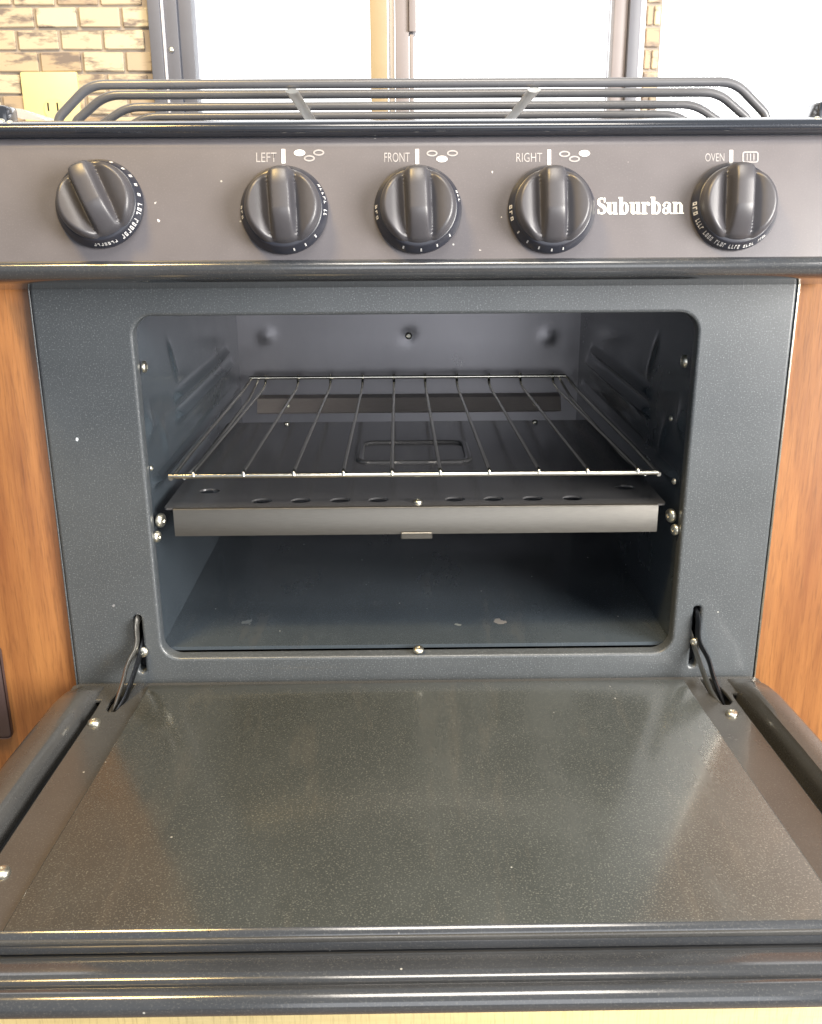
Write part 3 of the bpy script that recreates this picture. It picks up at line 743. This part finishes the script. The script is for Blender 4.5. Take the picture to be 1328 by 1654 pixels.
# side rims
for sx in (-1, 1):
    bm = bmesh.new()
    secs = [(-0.010, 0.232, 0.250, 0.05), (-0.020, 0.2325, 0.2535, 0.25), (-0.032, 0.2330, 0.2560, 0.8), (-0.050, 0.2340, 0.2580, 1.0), (-0.085, 0.2365, 0.2605, 1.0), (-0.125, 0.2390, 0.2630, 1.0), (-0.180, 0.2415, 0.2650, 1.0), (-0.292, 0.2450, 0.2670, 1.0)]
    rings = []
    for y, xi, xo, h in secs:
        w = xo-xi
        pr = [(xi, 0.6062), (xi+0.0012, 0.6062+0.0070*h), (xi+0.0035, 0.6062+0.0105*h), (xi+0.0070, 0.6062+0.0112*h), (xo-0.0060, 0.6062+0.0105*h), (xo-0.0020, 0.6062+0.0075*h), (xo, 0.6062+0.0020*h), (xo, 0.587), (xi, 0.587)]
        rings.append([bm.verts.new((sx*x, y, z)) for x, z in pr])
    for a, b in zip(rings, rings[1:]):
        for k in range(len(a)): bm.faces.new((a[k], a[(k+1) % len(a)], b[(k+1) % len(a)], b[k]))
    bm.faces.new(rings[0]); bm.faces.new(rings[-1]); dpart('side_rim', bm, 'rim', angle=45)
# front skin
bm = bmesh.new()
extrude_x(bm, [(-0.2725, 0.5975), (-0.2742, 0.5988), (-0.2765, 0.6008), (-0.2800, 0.6022), (-0.2895, 0.6028), (-0.2925, 0.6022), (-0.2945, 0.6006), (-0.2955, 0.5975), (-0.2952, 0.5880), (-0.2725, 0.5860)], -0.268, 0.268, n=24)
dpart('front_skin', bm, 'gloss', angle=50)
# handle: a long rounded bar, standing off the skin
bm = bmesh.new()
tube(bm, fillet([(-0.266, -0.292, 0.594), (-0.262, -0.3030, 0.5992), (-0.15, -0.3038, 0.5994), (0.15, -0.3038, 0.5994), (0.262, -0.3030, 0.5992), (0.266, -0.292, 0.594)], 0.010, 5), (0.0062, 0.0054), 20, flat=(0, -1, 0))
dpart('handle', bm, 'gloss', angle=60)
for p, s in (((-0.2239, -0.0632, 0.6060), 1.05), ((-0.2272, -0.2201, 0.6060), 1.1), ((0.2185, -0.0614, 0.6060), 1.05), ((0.2272, -0.2201, 0.6060), 1.1)):
    screw(door, p, (0, 0, 1), s, DB)

# ================================================================ loose things
# oven rack
KB = Vector((0, 0.02, 0.757))
rack = empty('oven_rack', 'chrome wire rack with ten bars inside the open oven', 'oven rack', KB)
def kpart(name, bm): return obj(name, shift(bm, KB), 'chrome', rack, angle=60)
def rod(name, pts, r, seg=8):
    bm = bmesh.new(); tube(bm, pts, r, seg); return kpart(name, bm)
rod('front_rod', [(-0.1785, 0.02, 0.7592), (0.1765, 0.02, 0.7588)], 0.0020, 10)
rod('back_rod', [(-0.1785, 0.425, 0.7592), (0.1760, 0.425, 0.7588)], 0.0019, 10)
for sx in (-1, 1):
    rod('side_rod', fillet([(sx*0.1775, 0.0205, 0.7572), (sx*0.1795, 0.10, 0.7560), (sx*0.1795, 0.38, 0.7530), (sx*0.1770, 0.423, 0.7580)], 0.02, 5), 0.0017)
    rod('side_rod', fillet([(sx*0.1680, 0.022, 0.7572), (sx*0.1710, 0.10, 0.7480), (sx*0.1710, 0.36, 0.7470), (sx*0.1690, 0.424, 0.7560)], 0.02, 5), 0.0014)
for k, x in enumerate([-0.1608, -0.1245, -0.0882, -0.0522, -0.0171, 0.0180, 0.0535, 0.0895, 0.1250, 0.1615]):
    rod('wire', fillet([(x, 0.0185, 0.7590), (x, 0.0195, 0.7620), (x, 0.030, 0.7615), (x, 0.400, 0.7500), (x, 0.4235, 0.7520), (x, 0.4265, 0.7620)], 0.006, 4), 0.00145)

# burner grate
GB = Vector((0, 0.05, 0.9915))
grate = empty('cooktop_grate', 'black wire grate of long bent bars on top of the range', 'grate', GB)
def gpart(name, pts, r):
    bm = bmesh.new(); tube(bm, pts, r, 10); return obj(name, shift(bm, GB), 'grate', grate, angle=60)
for y, z in ((0.0508, 1.0234), (0.0870, 1.0203), (0.1425, 1.0170), (0.2013, 1.0146)):
    zb = 0.9945; h = z-zb
    gpart('bar', fillet([(-0.2405, y, zb), (-0.2405, y, zb+0.008), (-0.2170, y, z), (0.2175, y, z), (0.2410, y, zb+0.008), (0.2410, y, zb)], 0.010, 6), 0.0031)
for sx in (-1, 1):
    bm = bmesh.new(); tube(bm, [(sx*0.0812, 0.046, 1.0185), (sx*0.0812, 0.29, 1.0055)], (0.0045, 0.0016), 12, flat=(1, 0, 0))
    obj('cross_bar', shift(bm, GB), 'strap', grate, angle=60)  # lighter steel than the bars; the window's reflection is put into the colour
    gpart('side_bar', [(sx*0.2408, 0.045, 0.9975), (sx*0.2408, 0.30, 0.9960)], 0.0030)

# white sheet leaning at the left end of the cooktop
bm = bmesh.new()
pts = [(-0.285, 0.018, 1.0085), (-0.2520, 0.016, 1.0058), (-0.2340, 0.013, 0.9978), (-0.2325, 0.012, 0.9962)]
vs = [bm.verts.new(p) for p in pts] + [bm.verts.new((x-0.01, y+0.12, z)) for x, y, z in pts]
for k in range(3): bm.faces.new((vs[k], vs[k+1], vs[k+5], vs[k+4]))
bmesh.ops.solidify(bm, geom=bm.faces[:], thickness=0.0012)
tag(obj('paper_sheet', bm, 'white'), 'white sheet lying at the left end of the cooktop', 'paper')
